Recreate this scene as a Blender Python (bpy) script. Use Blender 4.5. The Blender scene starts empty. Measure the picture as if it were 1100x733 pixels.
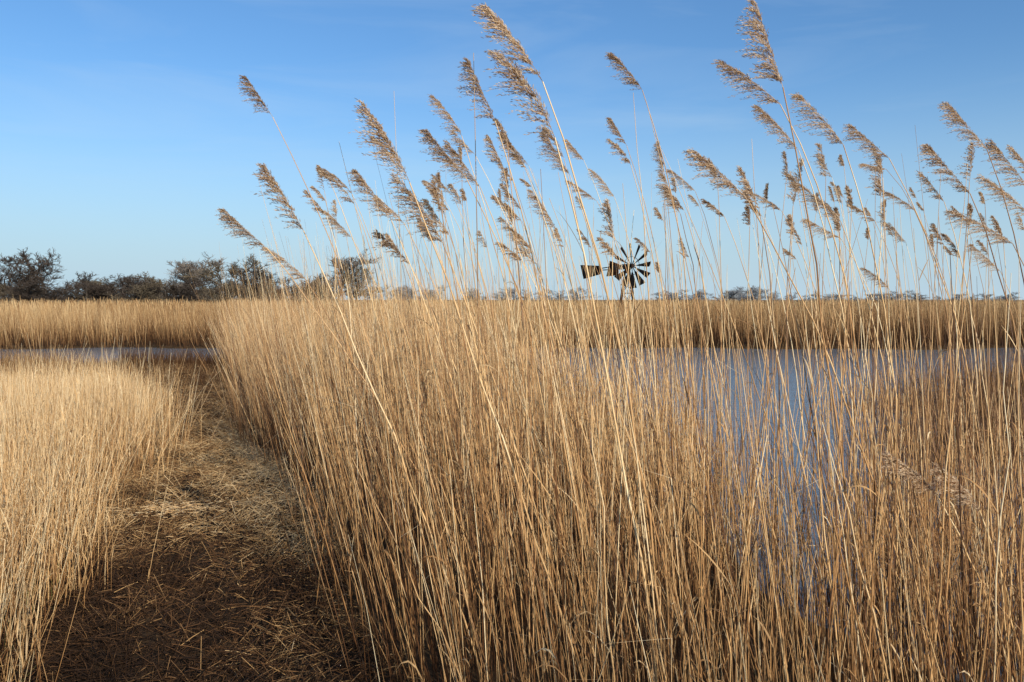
import bpy, math, random
import numpy as np
from mathutils import Vector
rng = np.random.default_rng(7); random.seed(7)
C = bpy.context.scene.collection
sc = bpy.context.scene
R_ = math.radians
F = 856.0; PITCH = math.atan(44.5/F); CH = 1.75

# ---------------------------------------------------------------- camera
cam = bpy.data.cameras.new('camera'); co = bpy.data.objects.new('camera', cam); C.objects.link(co)
co.location = (0,0,CH); co.rotation_euler = (math.pi/2-PITCH,0,0)
cam.sensor_width = 36; cam.lens = 36*F/1100; cam.clip_start = 0.05; cam.clip_end = 6000
sc.camera = co
def at(px, py, Y):
    a = (px-550)/F; u = -(py-366.5)/F
    dy = math.cos(PITCH)+u*math.sin(PITCH); dz = -math.sin(PITCH)+u*math.cos(PITCH)
    k = Y/dy
    return np.array([a*k, Y, CH+dz*k])

# ---------------------------------------------------------------- light
AZ, EL = R_(147), R_(26)
w = bpy.data.worlds.new('World'); sc.world = w; w.use_nodes = True
nt = w.node_tree; bg = nt.nodes['Background']
sky = nt.nodes.new('ShaderNodeTexSky'); sky.sky_type = 'NISHITA'; sky.sun_disc = False
sky.sun_elevation = EL; sky.sun_rotation = AZ; sky.air_density = 1.0; sky.dust_density = 1.4; sky.ozone_density = 3.0
mul = nt.nodes.new('ShaderNodeMix'); mul.data_type='RGBA'; mul.blend_type='MULTIPLY'; mul.inputs[0].default_value=1
nt.links.new(sky.outputs[0], mul.inputs[6]); mul.inputs[7].default_value=(.76,1.09,1.32,1)
tc = nt.nodes.new('ShaderNodeTexCoord'); mpw = nt.nodes.new('ShaderNodeMapping'); mpw.inputs['Scale'].default_value=(1.1,1.1,7); mpw.inputs['Rotation'].default_value=(0.25,0.1,0)
nt.links.new(tc.outputs['Generated'], mpw.inputs[0])
cn = nt.nodes.new('ShaderNodeTexNoise'); cn.inputs['Scale'].default_value=2.2; cn.inputs['Detail'].default_value=7; cn.inputs['Roughness'].default_value=.55; cn.inputs['Distortion'].default_value=.6
nt.links.new(mpw.outputs[0], cn.inputs['Vector'])
cr_ = nt.nodes.new('ShaderNodeMapRange'); cr_.inputs[1].default_value=.50; cr_.inputs[2].default_value=.85; cr_.inputs[3].default_value=0; cr_.inputs[4].default_value=.24
nt.links.new(cn.outputs[0], cr_.inputs[0])
mc = nt.nodes.new('ShaderNodeMix'); mc.data_type='RGBA'; nt.links.new(cr_.outputs[0], mc.inputs[0]); nt.links.new(mul.outputs[2], mc.inputs[6]); mc.inputs[7].default_value=(5.2,6.2,7.0,1)
# low haze band over the horizon (air, all round)
sx_ = nt.nodes.new('ShaderNodeSeparateXYZ'); nt.links.new(tc.outputs['Generated'], sx_.inputs[0])
hz = nt.nodes.new('ShaderNodeMapRange'); hz.interpolation_type='SMOOTHERSTEP'; hz.inputs[1].default_value=-.10; hz.inputs[2].default_value=.32; hz.inputs[3].default_value=1.0; hz.inputs[4].default_value=0
nt.links.new(sx_.outputs[2], hz.inputs[0])
mh = nt.nodes.new('ShaderNodeMix'); mh.data_type='RGBA'; nt.links.new(hz.outputs[0], mh.inputs[0]); nt.links.new(mc.outputs[2], mh.inputs[6]); mh.inputs[7].default_value=(4.4,5.8,6.8,1)
nt.links.new(mh.outputs[2], bg.inputs[0]); bg.inputs[1].default_value = 0.12
sl = bpy.data.lights.new('sun','SUN'); sl.energy = 5.0; sl.angle = R_(0.5); sl.color = (1,0.89,0.73)
so = bpy.data.objects.new('sun', sl); C.objects.link(so)
d = Vector((math.sin(AZ)*math.cos(EL), math.cos(AZ)*math.cos(EL), math.sin(EL)))
so.rotation_euler = d.to_track_quat('Z','Y').to_euler(); so.location = d*50
sc.view_settings.view_transform = 'Standard'; sc.view_settings.look = 'None'; sc.view_settings.exposure = 0

# ---------------------------------------------------------------- materials
def newmat(name):
    m = bpy.data.materials.new(name); m.use_nodes = True
    n = m.node_tree.nodes; return m, n, m.node_tree.links, n['Principled BSDF']
def ramp(n, stops):
    r = n.new('ShaderNodeValToRGB'); e = r.color_ramp.elements
    while len(e) < len(stops): e.new(0.5)
    for i,(p,c) in enumerate(stops): e[i].position = p; e[i].color = (*c,1)
    return r
def tintmat(name, stops, rough=0.6, transl=0.0, spec=0.3):
    m,n,l,b = newmat(name)
    a = n.new('ShaderNodeAttribute'); a.attribute_name = 'tint'
    r = ramp(n, stops); l.new(a.outputs['Fac'], r.inputs[0]); l.new(r.outputs[0], b.inputs['Base Color'])
    b.inputs['Roughness'].default_value = rough; b.inputs['Specular IOR Level'].default_value = spec
    if transl:
        t = n.new('ShaderNodeBsdfTranslucent'); l.new(r.outputs[0], t.inputs[0])
        mx = n.new('ShaderNodeMixShader'); mx.inputs[0].default_value = transl
        l.new(b.outputs[0], mx.inputs[1]); l.new(t.outputs[0], mx.inputs[2]); l.new(mx.outputs[0], n['Material Output'].inputs[0])
    return m
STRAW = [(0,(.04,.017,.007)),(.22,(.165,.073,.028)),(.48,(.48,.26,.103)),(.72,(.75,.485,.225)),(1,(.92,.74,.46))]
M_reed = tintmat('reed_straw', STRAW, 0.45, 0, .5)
M_leaf = tintmat('reed_leaf', STRAW, 0.6, .3, .2)
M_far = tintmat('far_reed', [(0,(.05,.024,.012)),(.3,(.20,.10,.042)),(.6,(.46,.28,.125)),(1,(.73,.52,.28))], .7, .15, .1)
M_plume = tintmat('reed_plume', [(0,(.18,.11,.07)),(.45,(.56,.385,.24)),(1,(.92,.77,.56))], .8, .5, .1)
M_litter = tintmat('litter', [(0,(.035,.018,.009)),(.35,(.16,.08,.034)),(.7,(.50,.31,.135)),(1,(.78,.58,.33))], .7, 0, .2)
M_grass = tintmat('green_grass', [(0,(.07,.09,.025)),(1,(.20,.22,.07))], .6, .3, .2)
M_bark = tintmat('bark', [(0,(.04,.033,.027)),(1,(.11,.088,.07))], .9, 0, .1)
M_twig = [tintmat('twig_dark', [(0,(.035,.028,.025)),(1,(.09,.068,.053))], .9, 0, .1),
          tintmat('twig_grey', [(0,(.12,.10,.09)),(1,(.23,.195,.16))], .9, 0, .1),
          tintmat('twig_olive', [(0,(.07,.058,.042)),(1,(.17,.13,.085))], .9, 0, .1),
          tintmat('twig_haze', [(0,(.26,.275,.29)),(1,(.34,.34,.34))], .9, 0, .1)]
def soil(name, c1, c2, c3, s):
    m,n,l,b = newmat(name)
    g = n.new('ShaderNodeNewGeometry')
    t = n.new('ShaderNodeTexNoise'); t.inputs['Scale'].default_value = s; t.inputs['Detail'].default_value = 10; t.inputs['Roughness'].default_value = .7
    l.new(g.outputs['Position'], t.inputs['Vector'])
    r = ramp(n, [(.3,c1),(.5,c2),(.72,c3)]); l.new(t.outputs[0], r.inputs[0]); l.new(r.outputs[0], b.inputs['Base Color'])
    t2 = n.new('ShaderNodeTexNoise'); t2.inputs['Scale'].default_value = 30; t2.inputs['Detail'].default_value = 8
    l.new(g.outputs['Position'], t2.inputs['Vector'])
    bp = n.new('ShaderNodeBump'); bp.inputs['Strength'].default_value = .8; bp.inputs['Distance'].default_value = .03
    l.new(t2.outputs[0], bp.inputs['Height']); l.new(bp.outputs[0], b.inputs['Normal']); b.inputs['Roughness'].default_value = .95
    b.inputs['Specular IOR Level'].default_value = .1
    return m
M_ground = soil('marsh_soil', (.03,.018,.01),(.065,.04,.02),(.13,.08,.04), 1.3)
M_path = soil('path_soil', (.010,.007,.005),(.030,.019,.011),(.09,.057,.032), 1.6)
def flat(name, col, rough=.6, metal=0):
    m,n,l,b = newmat(name)
    t = n.new('ShaderNodeTexNoise'); t.inputs['Scale'].default_value = 6
    r = ramp(n, [(.3,tuple(c*.7 for c in col)),(.7,tuple(min(1,c*1.25) for c in col))]); l.new(t.outputs[0], r.inputs[0]); l.new(r.outputs[0], b.inputs['Base Color'])
    b.inputs['Roughness'].default_value = rough; b.inputs['Metallic'].default_value = metal; b.inputs['Specular IOR Level'].default_value=.05
    return m
M_iron = flat('dark_painted_metal', (.03,.018,.013), .9)
M_vane = flat('vane_metal', (.008,.008,.009), .9)
M_rust = flat('rusty_metal', (.04,.018,.011), .9)
m,n,l,b = newmat('pond_water'); M_water = m
b.inputs['Base Color'].default_value = (.14,.17,.20,1); b.inputs['Roughness'].default_value = .10; b.inputs['IOR'].default_value = 1.33
g = n.new('ShaderNodeNewGeometry'); mp = n.new('ShaderNodeMapping'); mp.inputs['Scale'].default_value = (.8,3.0,1)
l.new(g.outputs['Position'], mp.inputs[0])
t = n.new('ShaderNodeTexNoise'); t.inputs['Scale'].default_value = 2.4; t.inputs['Detail'].default_value = 8; t.inputs['Roughness'].default_value=.62; l.new(mp.outputs[0], t.inputs['Vector'])
bp = n.new('ShaderNodeBump'); bp.inputs['Strength'].default_value = .42; bp.inputs['Distance'].default_value = .04
l.new(t.outputs[0], bp.inputs['Height']); l.new(bp.outputs[0], b.inputs['Normal'])

# ---------------------------------------------------------------- mesh tools
class Acc:
    def __init__(s): s.v=[]; s.q=[]; s.t=[]; s.n=0
    def add(s, v, q, t):
        s.v.append(v.reshape(-1,3)); s.q.append(q.reshape(-1,4)+s.n); s.t.append(np.asarray(t,float).reshape(-1)); s.n += len(s.v[-1])
    def strands(s, P, Rr, T, sides=3, U=None):
        P = np.asarray(P,float); n,k,_ = P.shape
        Rr = np.broadcast_to(Rr,(n,k)); T = np.broadcast_to(T,(n,k))
        D = P[:,-1]-P[:,0]; D = D/np.maximum(np.linalg.norm(D,axis=1,keepdims=True),1e-9)
        if U is None:
            ref = rng.normal(size=(n,3)); U = np.cross(D,ref)
        U = U/np.maximum(np.linalg.norm(U,axis=1,keepdims=True),1e-9); V = np.cross(D,U)
        if sides == 2:
            offs = np.stack([U,-U],1)
        else:
            a = np.arange(sides)*2*math.pi/sides
            offs = np.cos(a)[None,:,None]*U[:,None]+np.sin(a)[None,:,None]*V[:,None]
        vv = P[:,:,None,:]+offs[:,None]*Rr[:,:,None,None]
        base = (np.arange(n)*k*sides)[:,None,None]; i = np.arange(k-1)[None,:,None]
        ns = 1 if sides==2 else sides
        j = np.arange(ns)[None,None,:]; j2 = (j+1)%sides
        q = np.stack(np.broadcast_arrays(base+i*sides+j, base+i*sides+j2, base+(i+1)*sides+j2, base+(i+1)*sides+j),-1)
        s.add(vv, q, np.repeat(T[:,:,None],sides,2))
    def box(s, a, b, w1, w2=None, up=(0,0,1), t=.5):
        a=np.array(a,float); b=np.array(b,float); w2 = w2 or w1
        D=(b-a)/np.linalg.norm(b-a); up=np.array(up,float)
        if abs(D@up)>.95: up=np.array((1,0,0.))
        X=np.cross(D,up); X/=np.linalg.norm(X); Z=np.cross(X,D)
        v=[p+X*sx*w1/2+Z*sz*w2/2 for p in (a,b) for sx,sz in ((-1,-1),(1,-1),(1,1),(-1,1))]
        s.add(np.array(v), np.array([(0,3,2,1),(4,5,6,7),(0,1,5,4),(1,2,6,5),(2,3,7,6),(3,0,4,7)]), np.full(8,t))
    def build(s, name, mat, parent=None, smooth=True, loc=None):
        v=np.concatenate(s.v); q=np.concatenate(s.q); t=np.concatenate(s.t)
        if loc is not None: v = v-np.array(loc)
        me=bpy.data.meshes.new(name); me.vertices.add(len(v)); me.vertices.foreach_set('co', v.astype(np.float32).ravel())
        me.loops.add(q.size); me.loops.foreach_set('vertex_index', q.astype(np.int32).ravel())
        me.polygons.add(len(q)); me.polygons.foreach_set('loop_start', np.arange(0,q.size,4,dtype=np.int32)); me.polygons.foreach_set('loop_total', np.full(len(q),4,np.int32))
        me.polygons.foreach_set('use_smooth', np.full(len(q),smooth)); me.update(calc_edges=True)
        at_=me.attributes.new('tint','FLOAT','POINT'); at_.data.foreach_set('value', t.astype(np.float32))
        me.materials.append(mat); o=bpy.data.objects.new(name,me); C.objects.link(o)
        if parent: o.parent=parent
        return o
def tag(o, label=None, cat=None, group=None, kind=None):
    if label: o['label']=label
    if cat: o['category']=cat
    if group: o['group']=group
    if kind: o['kind']=kind
    return o
def empty(name, loc, rz=0):
    o=bpy.data.objects.new(name,None); C.objects.link(o); o.location=[float(c) for c in loc]; o.rotation_euler=(0,0,rz); o.empty_display_size=.1
    return o
def ss(x,a,b):
    t=np.clip((x-a)/(b-a),0,1); return t*t*(3-2*t)
def wob(x,y):
    return .5*np.sin(x*1.3+y*.7)+.3*np.sin(x*2.9-y*2.1+1)+.2*np.sin(x*5.3+y*4.7+2)

# ---------------------------------------------------------------- land shape
PR = lambda Y: 0.72-0.41*Y+.10*np.sin(Y*1.1+.5)+.09*np.sin(Y*3.9)+.12*np.exp(-((Y-5)/3)**2)+.35*ss(Y,10,16)       # right edge of the path
PL = lambda Y: -0.74-0.43*Y+.48*np.exp(-((Y-9.5)/3.2)**2)+.15*np.sin(Y*1.5+1)+.10*np.sin(Y*4.3)-.12*np.exp(-((Y-4)/2)**2)-.2*ss(Y,13,18)    # left edge
WX = lambda Y: 2.9-0.2*Y+.25*np.sin(Y*.9)+.12*np.sin(Y*2.3)          # bank of the pond
def hgt(x,y):
    da=x-WX(y); db=y-23-.4*np.sin(x*.6)-.5*np.sin(x*1.7); far=30.3+.5*np.sin(x*.35)+.3*np.sin(x*1.1)-y
    ins=np.minimum(np.minimum(np.maximum(da,db),far),58-np.abs(x)); ins=np.minimum(ins,y+14)
    near=1/(1+(np.abs(x)+np.abs(y))/40)
    return -.55*ss(ins,-.35,.9)+.03*wob(x*1.3,y*1.3)*near+.012*wob(x*6,y*6)*near
def grid(name, X, Y, fn, mat):
    A=Acc(); nx,ny=X.shape
    v=np.stack([X,Y,fn(X,Y)],-1); i=np.arange(nx-1)[:,None]; j=np.arange(ny-1)[None]
    q=np.stack(np.broadcast_arrays(i*ny+j,(i+1)*ny+j,(i+1)*ny+j+1,i*ny+j+1),-1)
    A.add(v,q,np.full(nx*ny,.5)); return A.build(name,mat)
u=np.linspace(-1,1,330); xs=np.sinh(u*7.2)/math.sinh(7.2)*2500
v_=np.linspace(-.62,1,340); ys=np.sinh(v_*6.4)/math.sinh(6.4)*3500+3
X,Y=np.meshgrid(xs,ys,indexing='ij'); tag(grid('ground',X,Y,hgt,M_ground),kind='structure')
tt=np.linspace(-1.6,21,460)[:,None]; ssx=np.linspace(0,1,34)[None]
Yp=np.broadcast_to(tt,(460,34)); Xp=PL(Yp)-.1+(PR(Yp)-PL(Yp)+.2)*ssx
def hp(x,y): return hgt(x,y)+.008+.03*(wob(x*7,y*7)+wob(x*19,y*17)*.5+1)*np.sin(math.pi*np.broadcast_to(ssx,x.shape)) 
tag(grid('path',Xp,Yp,hp,M_path),kind='structure')
wx,wy=np.meshgrid(np.linspace(-60,60,3),np.linspace(-16,32,3),indexing='ij')
tag(grid('water',wx,wy,lambda a,b:a*0-.12,M_water),kind='structure')

# ---------------------------------------------------------------- reeds as mass
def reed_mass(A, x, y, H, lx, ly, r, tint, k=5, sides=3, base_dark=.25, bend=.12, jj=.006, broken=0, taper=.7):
    n=len(x); t=np.linspace(0,1,k)[None]
    z0=hgt(x,y)
    bd_=np.clip(rng.normal(bend,.13,n),-.15,.6)[:,None]
    lean=(1-bd_)*t+bd_*t*t
    jit=rng.normal(0,jj,(n,k,2))*t[...,None]
    P=np.stack([x[:,None]+lx[:,None]*H[:,None]*lean+jit[...,0], y[:,None]+ly[:,None]*H[:,None]*lean+jit[...,1],
                z0[:,None]-.02+H[:,None]*t*np.sqrt(np.maximum(.2,1-(lx**2+ly**2)))[:,None]],-1)
    if broken:
        b=rng.random(n)<broken; m_=b.sum(); a=rng.uniform(0,6.28,m_); L=H[b]/(k-1)*rng.uniform(.5,1.1,m_)
        P[b,k-1]=P[b,k-2]+np.stack([np.cos(a)*L*.9,np.sin(a)*L*.6,L*rng.uniform(-.7,.35,m_)],-1)
    Rr=r[:,None]*(1-taper*t**1.5)
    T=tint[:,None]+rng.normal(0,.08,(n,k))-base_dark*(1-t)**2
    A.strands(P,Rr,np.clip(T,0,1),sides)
    return P
def leaves(A, P, idx, L0, L1, wmin, wmax, tint, left=.75):
    n=len(idx); k=P.shape[1]
    f=rng.uniform(.25,.93,n)*(k-1); i0=np.minimum(f.astype(int),k-2); fr=(f-i0)[:,None]
    p=P[idx,i0]*(1-fr)+P[idx,i0+1]*fr
    az=np.where(rng.random(n)<left, rng.normal(math.pi,.7,n), rng.uniform(0,2*math.pi,n))
    L=rng.uniform(L0,L1,n); s=np.linspace(0,1,5)[None]
    up=rng.uniform(.5,1.3,n)[:,None]; dn=rng.uniform(.1,.9,n)[:,None]
    out=(.2+.35*rng.random(n))[:,None]
    h=L[:,None]*out*s; zz=L[:,None]*(up*s-dn*s*s)*.9
    Q=np.stack([p[:,0:1]+np.cos(az)[:,None]*h, p[:,1:2]+np.sin(az)[:,None]*h*.8, p[:,2:3]+zz],-1)
    U=np.stack([-np.sin(az),np.cos(az),rng.normal(0,.5,n)],-1)
    wv=rng.uniform(wmin,wmax,n)[:,None]*np.array([.5,1,.9,.6,.08])[None]
    A.strands(Q,wv,np.clip(tint[:,None]+np.zeros((1,5)),0,1),2,U)
# a thin place in the reeds where the pond shows through
def gap(x,y):
    c=.36*y+.12*np.sin(y*1.3); return np.exp(-((x-c)/(.10+.05*y))**2)*ss(y,2.2,3.2)

# central bed between path and pond
n=74000
y=rng.uniform(-4,24,n); s=rng.random(n)
xl=PR(y)-.05; xr=WX(y)+.8
x=xl+(xr-xl)*s
keep=rng.random(n)<(xr-xl)/8.5
keep&=(x*x+y*y>1.25**2)
patch=wob(x*1.1+3,y*.9); pf=wob(x*4+1,y*3.5)
G=gap(x,y)
dens=np.where(x>.4,.82+.38*patch,.80+.2*patch)+.15*pf; dens=dens*np.where(y>12,.6,1)*(1-.5*G)
dens*=ss((x-PR(y))/.35+rng.normal(0,.4,n),-.3,.7)
keep&=rng.random(n)<dens
x,y,s,patch,G=x[keep],y[keep],s[keep],patch[keep],G[keep]; n=len(x)
tall=1-ss(x,-.6,.5)
H=(1.05+.50*tall)+rng.normal(0,.19,n)+.15*patch-.25*np.exp(-(x-PR(y))/.2)*rng.random(n)
up_=rng.random(n)<(.07+.09*(1-tall))*(y>2.6)*(1-.6*G)
H=np.where(up_, H+rng.uniform(.15,1.05,n), H)
short=(rng.random(n)<.24)&~up_; H=np.where(short,H*rng.uniform(.3,.85,n),H)
H=H*np.where(up_,1,1-.30*G)
H=np.clip(H,.3,np.where(y<2.6,1.65,2.6))
edge=np.exp(-(x-PR(y))/.45)
lx=-.08-.13*tall*rng.random(n)-.06*edge*rng.random(n)+rng.normal(0,.105,n)
wild=rng.random(n)<.11; lx=np.where(wild,rng.uniform(-.55,.45,n),lx)
lx=np.where((y<5.5)&(x-PR(y)<.9),np.clip(lx,-.28,.3),lx); lx=np.where(up_,np.clip(lx+.03,-.34,.16),lx)
ly=rng.normal(-.02,.11,n)
red=ss(x,.8,2.2)*ss(wob(x*.8+5,y*.8),-.6,.5)
A=Acc()
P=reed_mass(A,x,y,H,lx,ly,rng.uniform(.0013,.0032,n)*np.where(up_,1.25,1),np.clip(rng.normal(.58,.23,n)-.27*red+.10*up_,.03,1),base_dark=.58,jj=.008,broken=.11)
bed=tag(A.build('reed_bed',M_reed),'dense golden reed bed between the path and the pond','reed bed',kind='stuff')
A=Acc(); idx=rng.choice(n,int(n*.42))
leaves(A,P,idx,.10,.28,.0018,.0042,rng.normal(.56,.22,len(idx)),.6)
tag(A.build('reed_leaves',M_leaf),'dry narrow leaves hanging in the golden reed bed','reed leaves',kind='stuff')

# brown reeds standing in the shallows at the right
n=13000; y=1.6+13*rng.random(n)**1.1; x=WX(y)+.2+rng.random(n)**1.1*(1.6+.5*y)
c=wob(x*.9+1,y*.8); far_r=ss(x/np.maximum(y,.5),.42,.52)
keep=(rng.random(n)<(.15+.28*c)*(1-far_r)+(.95)*far_r)&(x<.74*y+.6)&(x>.22*y+.6)&(x*x+y*y>4)&(rng.random(n)>.95*gap(x,y))
x,y,far_r=x[keep],y[keep],far_r[keep]; n=len(x)
H=rng.uniform(.6,1.4,n)+.12+.15*wob(x*2,y); H=np.where(rng.random(n)<.13,H+rng.uniform(.3,1.0,n),H)
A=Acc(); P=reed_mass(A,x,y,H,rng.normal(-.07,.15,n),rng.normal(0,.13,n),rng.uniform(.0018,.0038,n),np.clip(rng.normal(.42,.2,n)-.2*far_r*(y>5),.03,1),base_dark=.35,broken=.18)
tag(A.build('brown_reed_bed',M_reed),'thinner brown reeds standing in the shallows along the right','reed bed',kind='stuff')
A=Acc(); idx=rng.choice(n,int(n*.7)); leaves(A,P,idx,.1,.3,.002,.005,rng.normal(.34,.18,len(idx)),.5)
tag(A.build('brown_reed_leaves',M_leaf),'brown dry leaves of the reeds in the shallows at right','reed leaves',kind='stuff')

# left bed
n=21000
y=1.6+18*rng.random(n)**.85; d0=rng.random(n)**1.15*(1.2+.24*y)
x=PL(y)-d0+.06+.16*rng.normal(size=n)*np.exp(-d0/.3)
hf=1-.42*ss(y,8.5,12)-.36*ss(y,12,17)
H=(1.06+rng.normal(0,.14,n)+.17*wob(x*.9,y*.8)+.12*wob(x*3,y*2.4))*hf-.55*hf*np.exp(-d0/.4)*rng.random(n)
H=np.where(rng.random(n)<.04,H+.3*hf,H); H=np.maximum(.08,H*np.where(rng.random(n)<.25,rng.uniform(.4,.9,n),1))
lx=rng.normal(-.02,.15,n)+.30*np.exp(-d0/.35)*rng.random(n); ly=rng.normal(0,.14,n)
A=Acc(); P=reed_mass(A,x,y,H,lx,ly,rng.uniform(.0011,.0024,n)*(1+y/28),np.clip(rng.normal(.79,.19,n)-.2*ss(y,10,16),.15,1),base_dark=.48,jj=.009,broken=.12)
tag(A.build('pale_reed_bed',M_reed),'low pale reed bed along the left side of the path','reed bed',kind='stuff')
A=Acc(); idx=rng.choice(n,int(n*.6)); leaves(A,P,idx[hf[idx]>.7],.08,.24,.0015,.004,rng.normal(.78,.12,(hf[idx]>.7).sum()),.4)
tag(A.build('pale_reed_leaves',M_leaf),'fine dry leaves in the low pale reed bed on the left','reed leaves',kind='stuff')
# low sedge plain before the ditch at left
n=13000; y=rng.uniform(14.5,24.2,n); x=-rng.uniform(.3,.85,n)*y; keep=x<PL(y)+.1; x,y=x[keep],y[keep]; n=len(x)
cl=ss(wob(x*.8,y*.9+2),-.1,.8)
A=Acc(); reed_mass(A,x,y,rng.uniform(.08,.28,n)+.46*cl*rng.random(n),rng.normal(0,.3,n),rng.normal(0,.2,n),rng.uniform(.003,.006,n),np.clip(rng.normal(.6,.2,n)-.15*cl,0,1),k=3)
tag(A.build('low_sedge',M_far),'low tan sedge beyond the pale reeds at left','sedge',kind='stuff')

# unseen reeds added behind the viewer to shade the near path
n=6500; x=rng.uniform(-3.4,4.8,n); y=rng.uniform(-4.2,-.65,n)
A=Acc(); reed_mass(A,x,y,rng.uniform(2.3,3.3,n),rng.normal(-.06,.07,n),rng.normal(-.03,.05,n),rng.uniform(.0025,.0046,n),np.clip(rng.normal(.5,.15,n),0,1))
tag(A.build('rear_shade_reeds',M_reed),'unseen tall reeds added to shade the near end of the path','reed bed',kind='stuff')

# end of path : low brown stubble and reeds before the ditch
n=4600; y=rng.uniform(15.5,22.8,n); x=PL(y)-.5+rng.random(n)*(PR(y)-PL(y)+.9)
A=Acc(); reed_mass(A,x,y,rng.uniform(.08,.30,n)+.26*ss(y,18,21)*rng.random(n),rng.normal(0,.25,n),rng.normal(0,.2,n),rng.uniform(.003,.006,n),np.clip(rng.normal(.12,.11,n),0,1),k=3)
tag(A.build('stubble',M_far),'low dark brown stubble at the far end of the path','stubble',kind='stuff')

# far belts
def far(name,label,n,y0,y1,h0,h1,r0,r1,tm,xmin=-.78,xmax=.78,pw=1.6,bd=.3):
    y=y0+(y1-y0)*rng.random(n)**pw; x=y*rng.uniform(xmin,xmax,n)
    edge=.5*np.sin(x*.35)+.3*np.sin(x*1.1); y=y+np.where(y<y0+3,edge,0)
    H=rng.uniform(h0,h1,n)+.14*wob(x*.6,y*.4)+.07*wob(x*2.1,y); H=H*(1-.14*ss(-x/y,.2,.45)*(y<42)); H=np.where(rng.random(n)<.02,H+.25,H)
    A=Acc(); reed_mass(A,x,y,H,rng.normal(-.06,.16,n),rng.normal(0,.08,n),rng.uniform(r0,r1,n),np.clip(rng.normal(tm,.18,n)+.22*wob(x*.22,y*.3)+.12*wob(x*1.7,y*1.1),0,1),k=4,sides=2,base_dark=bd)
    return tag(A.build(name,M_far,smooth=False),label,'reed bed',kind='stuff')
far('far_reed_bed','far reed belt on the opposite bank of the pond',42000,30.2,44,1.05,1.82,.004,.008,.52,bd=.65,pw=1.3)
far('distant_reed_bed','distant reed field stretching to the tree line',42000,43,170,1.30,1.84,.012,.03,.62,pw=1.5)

# dark low clumps standing in the pond at right
A=Acc()
for cx,cy,rx,ry,n in ((8.6,13.5,2.9,1.3,3400),(6.0,9.6,1.3,.9,2000),(11.5,17.5,2.2,.9,1200)):
    a=rng.uniform(0,6.28,n); rr=rng.random(n)**.7
    x=cx+np.cos(a)*rr*rx; y=cy+np.sin(a)*rr*ry
    reed_mass(A,x,y,rng.uniform(.4,1.35,n)*(1.15-.5*rr)+.1,rng.normal(0,.25,n),rng.normal(0,.2,n),rng.uniform(.003,.006,n),np.clip(rng.normal(.19,.15,n),0,1),k=4)
tag(A.build('sedge_clump',M_far),'dark brown sedge clumps standing in the pond at right','sedge',kind='stuff')

# litter on the path
n=60000; y=1.2+19.5*rng.random(n)**1.6; f=rng.random(n); x=PL(y)-.25+f*(PR(y)-PL(y)+.45)
L=rng.uniform(.03,.17,n)*np.where(rng.random(n)<.05,1.8,1); a=rng.uniform(0,math.pi,n); tl=rng.normal(0,.45,n); z=hgt(x,y)+.03+rng.random(n)*.07
t=np.linspace(-.5,.5,3)[None]
P=np.stack([x[:,None]+np.cos(a)[:,None]*L[:,None]*t, y[:,None]+np.sin(a)[:,None]*L[:,None]*t, z[:,None]+L[:,None]*(tl[:,None]*t+.12*(.25-t*t))],-1)
pt=wob(x*2.1,y*1.4); sun_shade=-.40*ss(-y,-5.8,-4.6)+.26*np.exp(-((y-8.5)/2.6)**2)  # litter tint carries painted shadow near the viewer and a painted sunlit middle
A=Acc(); A.strands(P,rng.uniform(.0008,.0024,n)[:,None],np.clip(rng.normal(.50,.24,n)+.32*pt+sun_shade,0,1)[:,None],3)
n=22000; y=1+19*rng.random(n)**1.5; f=rng.random(n); x=PL(y)-.1+f*(PR(y)-PL(y)+.2)
tuft=ss(wob(x*3.3+2,y*2.7),0,.7)
reed_mass(A,x,y,rng.uniform(.03,.12,n)*(1+1.4*tuft),rng.normal(0,.45,n),rng.normal(0,.45,n),rng.uniform(.0009,.0021,n),np.clip(rng.normal(.48,.22,n)-.34*ss(-y,-5.8,-4.6),0,1),k=3)  # cut stalks also tinted darker near the viewer, as painted shadow
tag(A.build('straw_litter',M_litter),'brown straw litter and cut stalks strewn over the path','straw litter',kind='stuff')
# pale patch
n=420; x=-2.65+rng.normal(0,.17,n); y=6.2+rng.normal(0,.12,n); a=rng.uniform(0,3.14,n); L=rng.uniform(.02,.06,n)
P=np.stack([x[:,None]+np.cos(a)[:,None]*L[:,None]*t,y[:,None]+np.sin(a)[:,None]*L[:,None]*t,(hgt(x,y)+.08+rng.random(n)*.05)[:,None]+0*t],-1)
A=Acc(); A.strands(P,.0028,rng.uniform(.7,1,(n,1)),3); tag(A.build('pale_litter',M_leaf),'small pale heap of bleached litter in the middle of the path','litter heap',kind='stuff')
# green grass left foreground
n=320; y=rng.uniform(2.9,4.6,n); x=PL(y)-rng.uniform(.0,.6,n)
A=Acc(); reed_mass(A,x,y,rng.uniform(.1,.35,n),rng.normal(0,.3,n),rng.normal(0,.25,n),rng.uniform(.0012,.0022,n),rng.random(n),k=4,sides=2,base_dark=0)
tag(A.build('grass',M_grass),'sparse green grass blades under the pale reeds at lower left','grass',kind='stuff')

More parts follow.
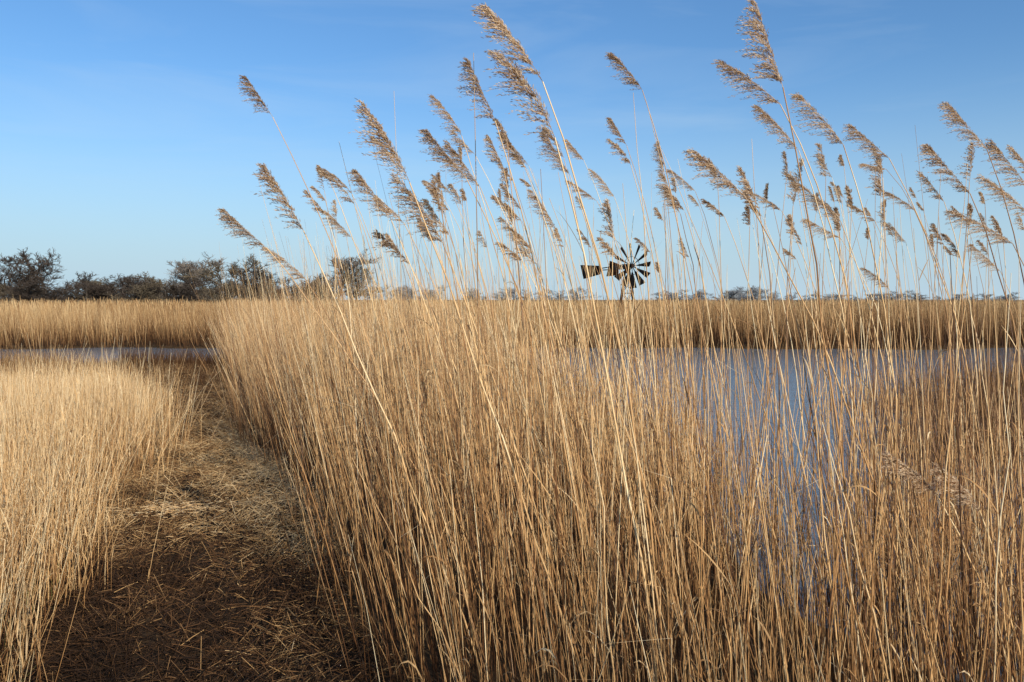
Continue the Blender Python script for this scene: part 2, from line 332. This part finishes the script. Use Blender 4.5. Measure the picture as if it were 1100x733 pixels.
# ---------------------------------------------------------------- individual reeds
def plume(A, base, D, L, near):
    D=D/np.linalg.norm(D); wind=np.array([-1,rng.normal(0,.3),-.35]); wind/=np.linalg.norm(wind)
    nb=int(78 if near else 46); k=7; s=np.linspace(0,1,k)
    droop=rng.uniform(-.04,.32); open_=rng.uniform(.6,1.25)
    axis=base[None]+D[None]*L*s[:,None]+wind[None]*L*droop*(s**2)[:,None]
    A.strands(axis[None],.0013*(1-.7*s)[None],np.full((1,k),.6),3)
    b=np.sort(rng.random(nb))**.9*.95; o=base+D*L*b[:,None]+wind*L*droop*(b**2)[:,None]
    Lb=L*(.12+.28*np.sin(math.pi*np.clip(b*.8+.15,0,1))**1.2)*rng.uniform(.5,1.2,nb)*(1-.4*b)
    rad=rng.normal(size=(nb,3)); rad/=np.linalg.norm(rad,axis=1,keepdims=True)
    one=np.where(rng.random(nb)<.55,1,0)[:,None]
    d=D*.95+rad*.29*open_+wind*(.10+.38*one)*open_; d/=np.linalg.norm(d,axis=1,keepdims=True)
    q=np.linspace(0,1,5)[None,:,None]
    P=o[:,None]+d[:,None]*Lb[:,None,None]*q+np.array([-.25,0,-.38])*Lb[:,None,None]*q**2
    A.strands(P,.0007,.6,2)
    m=22 if near else 15
    tq=(np.arange(m)+rng.random((nb,m)))/m*.98+.06
    pos=o[:,None]+d[:,None]*Lb[:,None,None]*tq[...,None]+np.array([-.25,0,-.38])*Lb[:,None,None]*tq[...,None]**2
    dd=d[:,None]+np.array([-.35,0,-.5])*tq[...,None]+rng.normal(0,.30,(nb,m,3)); dd/=np.linalg.norm(dd,axis=2,keepdims=True)
    bt=rng.normal(0,.17,(nb,1))+np.zeros((1,m)); pl=rng.normal(0,.08)
    pos=pos.reshape(-1,3)+rng.normal(0,.0028,(nb*m,3)); dd=dd.reshape(-1,3); sl_=rng.uniform(.007,.016,(nb*m,1))*(1 if near else 1.25)
    SP=np.stack([pos,pos+dd*sl_*.5,pos+dd*sl_],1)
    w_=(.00125 if near else .0018)
    A.strands(SP,np.array([[.6,1,.15]])*w_,np.clip(rng.normal(.48,.2,(nb*m,1))+pl+bt.reshape(-1,1),0,1)+np.zeros((1,3)),2)
def one_leaf(pts, t0, L, side):
    A=Acc(); i=int(t0*(len(pts)-1)); p=pts[i]
    s=np.linspace(0,1,7); az=math.pi+rng.normal(0,.6) if side<.7 else rng.uniform(0,6.28)
    up=rng.uniform(.6,1.2); dn=rng.uniform(.1,.7); o=rng.uniform(.25,.5)
    Q=np.stack([p[0]+math.cos(az)*L*o*s,p[1]+math.sin(az)*L*o*s,p[2]+L*(up*s-dn*s*s)*.8],-1)
    U=np.array([[-math.sin(az),math.cos(az),rng.normal(0,.5)]])
    A.strands(Q[None],rng.uniform(.002,.0045)*np.array([[.5,.9,1,.9,.7,.4,.05]]),np.full((1,7),rng.normal(.55,.18)),2,U)
    return A
def make_reed(name, foot, top, D, Lp, label, cat, group, near=True, r=.003, nleaf=1, tint=None):
    """foot, top (where the plume starts), D direction at the top"""
    foot=foot.copy(); foot[2]=float(hgt(np.array(foot[0]),np.array(foot[1])))-.02
    root=empty(name,foot); L=np.linalg.norm(top-foot)
    Dn=D/np.linalg.norm(D); c=top-Dn*L*.38; c=c*.6+(foot*.5+top*.5)*.4
    k=12; t=np.linspace(0,1,k)[:,None]
    pts=(1-t)**2*foot+2*t*(1-t)*c+t*t*top+rng.normal(0,.006,(k,3))*np.sin(math.pi*t)
    tint=rng.normal(.66 if Lp>0 else .60,.14) if tint is None else tint
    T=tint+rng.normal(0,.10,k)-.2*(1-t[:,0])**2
    tp_=.5 if Lp>0 else .75
    A=Acc(); A.strands(pts[None],(r*(1-tp_*t[:,0]**1.6))[None],np.clip(T,0,1)[None],5); A.build('stem',M_reed,root,loc=foot)
    if Lp>0:
        A=Acc(); plume(A,pts[-1],Dn,Lp,near); A.build('plume',M_plume,root,smooth=False,loc=foot)
    for j in range(nleaf):
        one_leaf(pts,rng.uniform(.35,.85),rng.uniform(.12,.28),rng.random()).build('leaf',M_leaf,root,loc=foot)
    return tag(root,label,cat,group)

# tip, plume base, a lower point on the stem, label
PL_ = [
 ((265,82),(293,126),(345,225),'lone plumed reed reaching highest at the left end of the reed row'),
 ((287,175),(326,248),(362,310),'long drooping plume just under the highest reed at the left'),
 ((239,226),(286,266),(345,335),'leftmost plumed reed, leaning low toward the tree line'),
 ((294,262),(328,300),(372,370),'low plumed reed beside the leftmost leaning one'),
 ((356,178),(378,208),(405,300),'short plumed reed between the left end and the long central plume'),
 ((352,226),(378,256),(415,330),'small plume low in the left part of the reed row'),
 ((404,108),(440,196),(490,300),'long narrow plume standing left of the central cluster'),
 ((388,182),(420,236),(455,320),'shaggy plume under the long narrow plume left of centre'),
 ((440,188),(476,262),(520,360),'long plume hanging low left of the central cluster'),
 ((475,100),(496,146),(525,240),'tufted plume at the left of the central cluster'),
 ((457,140),(500,190),(535,280),'broad plume below the tufted one in the central cluster'),
 ((484,152),(516,202),(545,300),'bushy plume in the lower left of the central cluster'),
 ((503,66),(532,130),(560,250),'wide plume beside the tallest central reed'),
 ((533,0),(583,88),(618,230),'tallest plumed reed in the centre, touching the top of the photo'),
 ((562,48),(596,148),(640,330),'long plume directly right of the tallest central reed'),
 ((545,146),(568,178),(590,270),'small plume hanging below the top of the tallest central reed'),
 ((543,232),(562,262),(582,330),'low small plume in the centre among crossing stems'),
 ((575,203),(597,246),(615,330),'low bushy plume under the long central plumes'),
 ((583,142),(612,188),(640,300),'thin plume behind the right side of the central cluster'),
 ((609,150),(627,172),(655,280),'tiny pale plume right of the central cluster'),
 ((614,194),(641,216),(660,300),'small flat plume above the wind pump, to its left'),
 ((641,180),(660,212),(680,300),'small plume directly above the wind pump'),
 ((664,55),(690,97),(712,260),'solitary flag shaped plume high above the wind pump'),
 ((656,127),(673,156),(700,290),'small round plume below the flag shaped one'),
 ((708,153),(713,182),(722,290),'small upright plume right of the wind pump'),
 ((711,188),(731,230),(738,320),'fluffy plume right above the wind pump rotor'),
 ((724,180),(747,206),(755,300),'small plume beside the fluffy one right of the wind pump'),
 ((750,155),(804,216),(862,330),'wide plume leaning far left on a slanting stem, right of centre'),
 ((812,2),(841,94),(860,230),'tallest plumed reed of the right half, with a thick brown plume'),
 ((784,62),(838,112),(868,260),'ragged plume spreading left below the tallest right plume'),
 ((822,112),(858,162),(880,300),'small plume in the middle of the right tall group'),
 ((868,98),(906,156),(925,300),'plume immediately right of the tallest right plume'),
 ((868,192),(903,238),(922,330),'lower plume in the right tall group'),
 ((866,236),(903,256),(925,340),'lowest flat plume in the right tall group'),
 ((912,133),(955,170),(995,290),'thin arching plume right of the right tall group'),
 ((926,176),(952,182),(985,300),'tiny horizontal plume right of the right tall group'),
 ((955,200),(983,226),(1010,320),'faint plume between the right tall group and the right edge'),
 ((1018,110),(1060,160),(1075,300),'high arching plume near the right edge'),
 ((996,156),(1042,208),(1065,330),'broad pale plume near the right edge'),
 ((1064,150),(1104,200),(1125,330),'upper plume cut by the right edge of the photo'),
 ((1068,184),(1106,232),(1130,350),'lower plume cut by the right edge of the photo'),
 ((1036,222),(1088,262),(1108,380),'drooping plume under the two plumes at the right edge'),
 ((935,285),(955,310),(970,400),'small plume at horizon height on the right'),
 ((962,484),(1004,528),(1050,620),'low pale plume in the lower right, in front of the pond'),
 ((1020,496),(1052,548),(1088,660),'lowest plume near the lower right corner'),
 ((1045,262),(1075,292),(1095,400),'small tuft below the drooping plume near the right edge'),
]
for tip,bs,lo,lab in PL_:
    Lpx=math.hypot(tip[0]-bs[0],tip[1]-bs[1])
    Yd=F*.31/Lpx; Yd=min(Yd, 1.45*F/max(60,322-tip[1])); Yd=float(np.clip(Yd,2.5,7.5))
    if tip[1]>400: Yd=2.7
    tp=at(*tip,Yd-.05); b=at(*bs,Yd); q=at(*lo,Yd+.05)
    k=(b[2])/(b[2]-q[2]); fx=b[0]+(q[0]-b[0])*k*.72
    fx=max(fx,float(PR(Yd))+.1)
    foot=np.array([fx,Yd+.1,0.])
    make_reed('plumed_reed',foot,b,tp-b,np.linalg.norm(tp-b)*1.02,lab,'reed','plumed reeds rising above the reed bed',near=True,r=.0043,nleaf=random.choice((0,1,1,2)))
# smaller plumed reeds of the back rows
lab3=['small plumed reed in the back rows left of the central cluster','small plumed reed in the back rows around the wind pump','small plumed reed in the back rows at the right']
for i in range(114):
    Yd=rng.uniform(4.4,10); a=rng.choice([rng.uniform(350,560),rng.uniform(560,780),rng.uniform(800,1110)],p=[.32,.31,.37])
    y_=rng.triangular(140,250,308); z=min(3.0,CH+(322-y_)/F*Yd)
    tx=(a-550)/F*Yd; lean=rng.uniform(-.02,.36) if a<600 else rng.uniform(-.14,.26)
    top=np.array([tx,Yd,z]); fx=tx+lean*z*.8
    if fx<PR(Yd)+.1: fx=float(PR(Yd))+.1
    foot=np.array([fx,Yd+rng.normal(0,.15),0.]); D=np.array([-lean-rng.uniform(-.15,.55),rng.normal(0,.25),.8])
    g=0 if a<560 else (1 if a<780 else 2)
    make_reed('plumed_reed',foot,top,D,rng.uniform(.12,.28),lab3[g],'reed',['small plumed reeds left of centre','small plumed reeds around the wind pump','small plumed reeds at the right'][g],near=False,r=.0042,nleaf=0)
# bare reeds nearest to the viewer
bl=[('bare reed stem in the front row beside the path','bare reeds beside the path'),
    ('bare reed stem in the front row, centre of the photo','bare reeds in the front row at the centre'),
    ('bare reed stem in the front row at the right, before the pond','bare reeds in the front row at the right')]
cnt=0
while cnt<138:
    Yd=rng.uniform(1.9,5.2); X_=rng.uniform(float(PR(Yd))+.2,.66*Yd)
    px=550+X_/Yd*F
    if px<520 and rng.random()<.6: continue
    g=0 if px<520 else (1 if px<780 else 2)
    Hh=rng.uniform(1.25,1.9)
    if rng.random()<.55 and Yd>2.8: Hh+=rng.uniform(.3,.8)
    lean=rng.normal(.13,.09) if rng.random()<.88 else rng.uniform(.25,.5)
    if g==2: lean=rng.normal(.05,.12)
    if g==0: lean=min(lean,.20)
    top=np.array([X_-lean*Hh,Yd+rng.normal(0,.12),Hh])
    make_reed('bare_reed',np.array([X_,Yd,0.]),top,np.array([-lean*1.3,rng.normal(0,.1),.9]),0,bl[g][0],'reed',bl[g][1],r=rng.uniform(.0024,.0038),nleaf=random.choice((1,1,2,3)))
    cnt+=1

# ---------------------------------------------------------------- wind pump
def wind_pump():
    Yw=44.; hub=at(674,286,Yw); base=np.array([hub[0],Yw,0.])
    root=empty('wind_pump',base); H=hub[2]
    tag(root,'small dark wind pump with a many bladed rotor and tail vane beyond the pond','wind pump')
    for sx in (-1,1):
        for sy in (-1,1):
            A=Acc(); A.box((sx*.62,sy*.62,-.3),(sx*.10,sy*.10,H-.15),.06); A.build('leg',M_iron,root,False)
    A=Acc()
    for z0,z1 in ((.5,1.3),(1.3,2.1),(2.1,2.9)):
        w0=.62-.52*(z0+.3)/(H+.15); w1=.62-.52*(z1+.3)/(H+.15)
        c0=[(-w0,-w0),(w0,-w0),(w0,w0),(-w0,w0)]; c1=[(-w1,-w1),(w1,-w1),(w1,w1),(-w1,w1)]
        for i in range(4):
            j=(i+1)%4
            A.box((*c0[i],z0),(*c1[j],z1),.03); A.box((*c0[j],z0),(*c1[i],z1),.03); A.box((*c1[i],z1),(*c1[j],z1),.045)
    A.build('bracing',M_iron,root,False)
    th=R_(-64)
    ax=np.array([math.cos(th),math.sin(th),0]); side=np.array([-ax[1],ax[0],0]); up=np.array([0,0,1.])
    h=np.array([0,0,H])
    A=Acc(); A.box(h-ax*.25-up*.02,h+ax*.3-up*.02,.24,.26); A.box(h+(0,0,-.4),h+(0,0,-.1),.14); A.build('gearbox',M_iron,root,False)
    c=h+ax*.42; rot=empty('rotor',c); rot.parent=root
    A=Acc(); A.box(-ax*.16,ax*.12,.2)
    for rr in (.5,):
        a=np.linspace(0,2*math.pi,37); ring=np.cos(a)[:,None]*side*rr+np.sin(a)[:,None]*up*rr
        for i in range(36): A.box(ring[i],ring[i+1],.022)
    A.build('hub',M_iron,rot,False)
    nb=12
    for i in range(nb):
        a=2*math.pi*i/nb+.1; rad=math.cos(a)*side+math.sin(a)*up; tan=-math.sin(a)*side+math.cos(a)*up
        A=Acc(); pit=R_(36); V=[]
        for rr,wd in ((.36,.08),(.68,.19),(1.0,.30),(1.22,.36)):
            for f,cv in ((-.5,0),(-.2,.03),(.2,.03),(.5,0)):
                V.append(rad*rr+tan*wd*f*math.cos(pit)+ax*(wd*f*math.sin(pit)+cv))
        V=np.array(V); V2=V-ax*.012; q=[]
        for m_ in range(3):
            for j in range(3):
                a0=m_*4+j; q.append((a0,a0+1,a0+5,a0+4)); q.append((16+a0,16+a0+4,16+a0+5,16+a0+1))
        A.add(np.concatenate([V,V2]),np.array(q),np.full(32,.5)); A.box(rad*.08,rad*.5,.035); A.build('blade',M_vane,rot,False)
    tdir=np.array([-.86,.5,0]); tdir/=np.linalg.norm(tdir)
    bm=empty('tail',h); bm.parent=root
    A=Acc(); A.box(tdir*.1+up*.1,tdir*1.75+up*-.12,.05); A.box(tdir*.1-up*.15,tdir*1.75+up*-.2,.05); A.build('tail_boom',M_iron,bm,False)
    A=Acc(); nrm=np.cross(tdir,up)
    def plate(A,p):
        p=np.array(p); V=np.concatenate([p+nrm*.012,p-nrm*.012])
        A.add(V,np.array([(0,1,2,3),(7,6,5,4),(0,4,5,1),(1,5,6,2),(2,6,7,3),(3,7,4,0)]),np.full(8,.5))
    plate(A,[tdir*1.6+up*-.42,tdir*2.65+up*-.68,tdir*2.85+up*.12,tdir*1.6+up*.05]); A.build('tail_vane',M_vane,bm,False)
    A=Acc(); plate(A,[tdir*.55+up*-.5,tdir*1.25+up*-.55,tdir*1.05+up*.32,tdir*.5+up*.12]); A.build('side_vane',M_rust,root,False).location=h
wind_pump()

# ---------------------------------------------------------------- trees
def tree_variant(seed, H, spread, trunkf, up, nch=(10,8,6,6)):
    rs=np.random.default_rng(seed); lv={i:[] for i in range(5)}
    def br(p,d,L,r,l):
        k=5; pts=[p]; dd=d.copy()
        for i in range(k-1):
            dd=dd+rs.normal(0,.13,3)+np.array([0,0,up*.08]); dd/=np.linalg.norm(dd); pts.append(pts[-1]+dd*L/(k-1))
        pts=np.array(pts); lv[l].append((pts,r))
        if l==4: return
        for c in range(nch[l]):
            t=(trunkf+(1-trunkf)*(c+rs.random())/nch[l]) if l==0 else rs.uniform(.15,1); f=t*(k-1); i=min(int(f),k-2); q=pts[i]*(1-f+i)+pts[i+1]*(f-i)
            a=rs.normal(size=3); a-=a@dd*dd; a/=np.linalg.norm(a)
            nd=dd*(.6)+a*(.8 if l else spread); nd[2]+=up*.25; nd/=np.linalg.norm(nd)
            br(q,nd,L*rs.uniform(.42,.62)*(1.0 if l else 1.05-.4*(t-trunkf)),r*.45,l+1)
    br(np.array([0,0,-.3]),np.array([rs.normal(0,.06),rs.normal(0,.06),1.]),H*.66,H*.024,0)
    zmax=np.percentile([p[-1,2] for p,_ in lv[4]],99.3)
    tr=Acc(); cr=Acc()
    for l in lv:
        P=np.array([p for p,_ in lv[l]])*H/zmax; r=np.array([q for _,q in lv[l]])
        r=np.maximum(r,H*(.0028 if l==4 else .0044))
        f=1-.6*np.linspace(0,1,5)
        (tr if l<2 else cr).strands(P,r[:,None]*f[None],np.clip(rs.normal(.5,.25,(len(P),1)),0,1),3 if l<4 else 2)
    return tr,cr
VAR=[]
for s_ in [(1,9,.95,.16,.8,0),(2,9,.75,.12,1.0,1),(3,9,1.0,.03,.6,2),(4,9,.9,.10,.9,0),(5,9,.95,.04,.8,2)]:
    tr,cr=tree_variant(*s_[:5]); VAR.append((tr,cr,s_[5]))
META={}
def put_tree(px, top, Y, vi, wd, label, group=None, mat=None, name='bare_tree', cat='tree'):
    hp_=at(px,top,Y); H=hp_[2]; z=H/9.
    o=empty(name,(hp_[0],Y,0.),random.uniform(0,6.28)); o.scale=(z*wd,z*wd,z); tag(o,label,cat,group)
    tr,cr,mi=VAR[vi]; mi=mi if mat is None else mat
    if vi not in META:
        a=tr.build('trunk',M_bark,o); b=cr.build('crown',M_twig[mi],o,smooth=False); META[vi]=a.data; META[(vi,mi)]=b.data
    else:
        a=bpy.data.objects.new('trunk',META[vi]); C.objects.link(a); a.parent=o
        if (vi,mi) not in META:
            dm=META[next(k for k in META if isinstance(k,tuple) and k[0]==vi)].copy(); dm.materials[0]=M_twig[mi]; META[(vi,mi)]=dm
        b=bpy.data.objects.new('crown',META[(vi,mi)]); C.objects.link(b); b.parent=o
TL=[(44,268,120,0,1.2,0,'large dark bare tree at the far left, tallest of its clump'),
 (4,284,122,3,1.3,0,'dark bare tree cut by the left edge of the photo'),
 (24,287,118,4,1.3,0,'low dark tree in front of the large dark one'),
 (72,296,124,2,1.5,0,'low dark bush right of the large dark tree'),
 (98,293,126,3,1.5,0,'small dark tree second in from the far left clump'),
 (124,303,130,4,1.8,2,'low bush in the gap between the dark tree and the round one'),
 (150,295,128,0,1.5,0,'round dark tree at the middle of the left tree line'),
 (188,276,165,1,1.3,1,'pale grey slender tree rising from the left tree line'),
 (171,293,140,2,1.4,2,'small olive bush left of the pale grey tree'),
 (214,283,160,2,1.3,1,'greyish tree just right of the pale grey one'),
 (238,281,150,4,1.3,2,'olive brown tree left of the wide one'),
 (262,274,145,4,1.4,2,'wide olive brown tree right in the left tree line'),
 (290,285,140,2,1.4,0,'dark tree at the right end of the left tree line'),
 (312,298,140,3,1.5,0,'low dark bush ending the left tree line'),
 (336,294,155,4,1.5,2,'olive bush between the left tree line and the grey tree'),
 (358,271,150,1,1.35,1,'grey tree seen behind the left plumed reeds'),
 (384,285,150,4,1.3,2,'olive tree right of the grey tree behind the left plumed reeds')]
for px,top,Yt,vi,wd,mi,lab in TL: put_tree(px,top,Yt,vi,wd*1.2,lab,None,mi,'bare_tree')
for i in range(28):
    px=-12+i*13.4+random.uniform(-4,4)
    put_tree(px,random.uniform(298,309),random.uniform(108,117),random.choice((2,4)),random.uniform(1.8,2.3),'low dark bush in the hedge under the left tree line','hedge bushes under the left tree line',random.choice((0,0,2)),'hedge_bush','bush')
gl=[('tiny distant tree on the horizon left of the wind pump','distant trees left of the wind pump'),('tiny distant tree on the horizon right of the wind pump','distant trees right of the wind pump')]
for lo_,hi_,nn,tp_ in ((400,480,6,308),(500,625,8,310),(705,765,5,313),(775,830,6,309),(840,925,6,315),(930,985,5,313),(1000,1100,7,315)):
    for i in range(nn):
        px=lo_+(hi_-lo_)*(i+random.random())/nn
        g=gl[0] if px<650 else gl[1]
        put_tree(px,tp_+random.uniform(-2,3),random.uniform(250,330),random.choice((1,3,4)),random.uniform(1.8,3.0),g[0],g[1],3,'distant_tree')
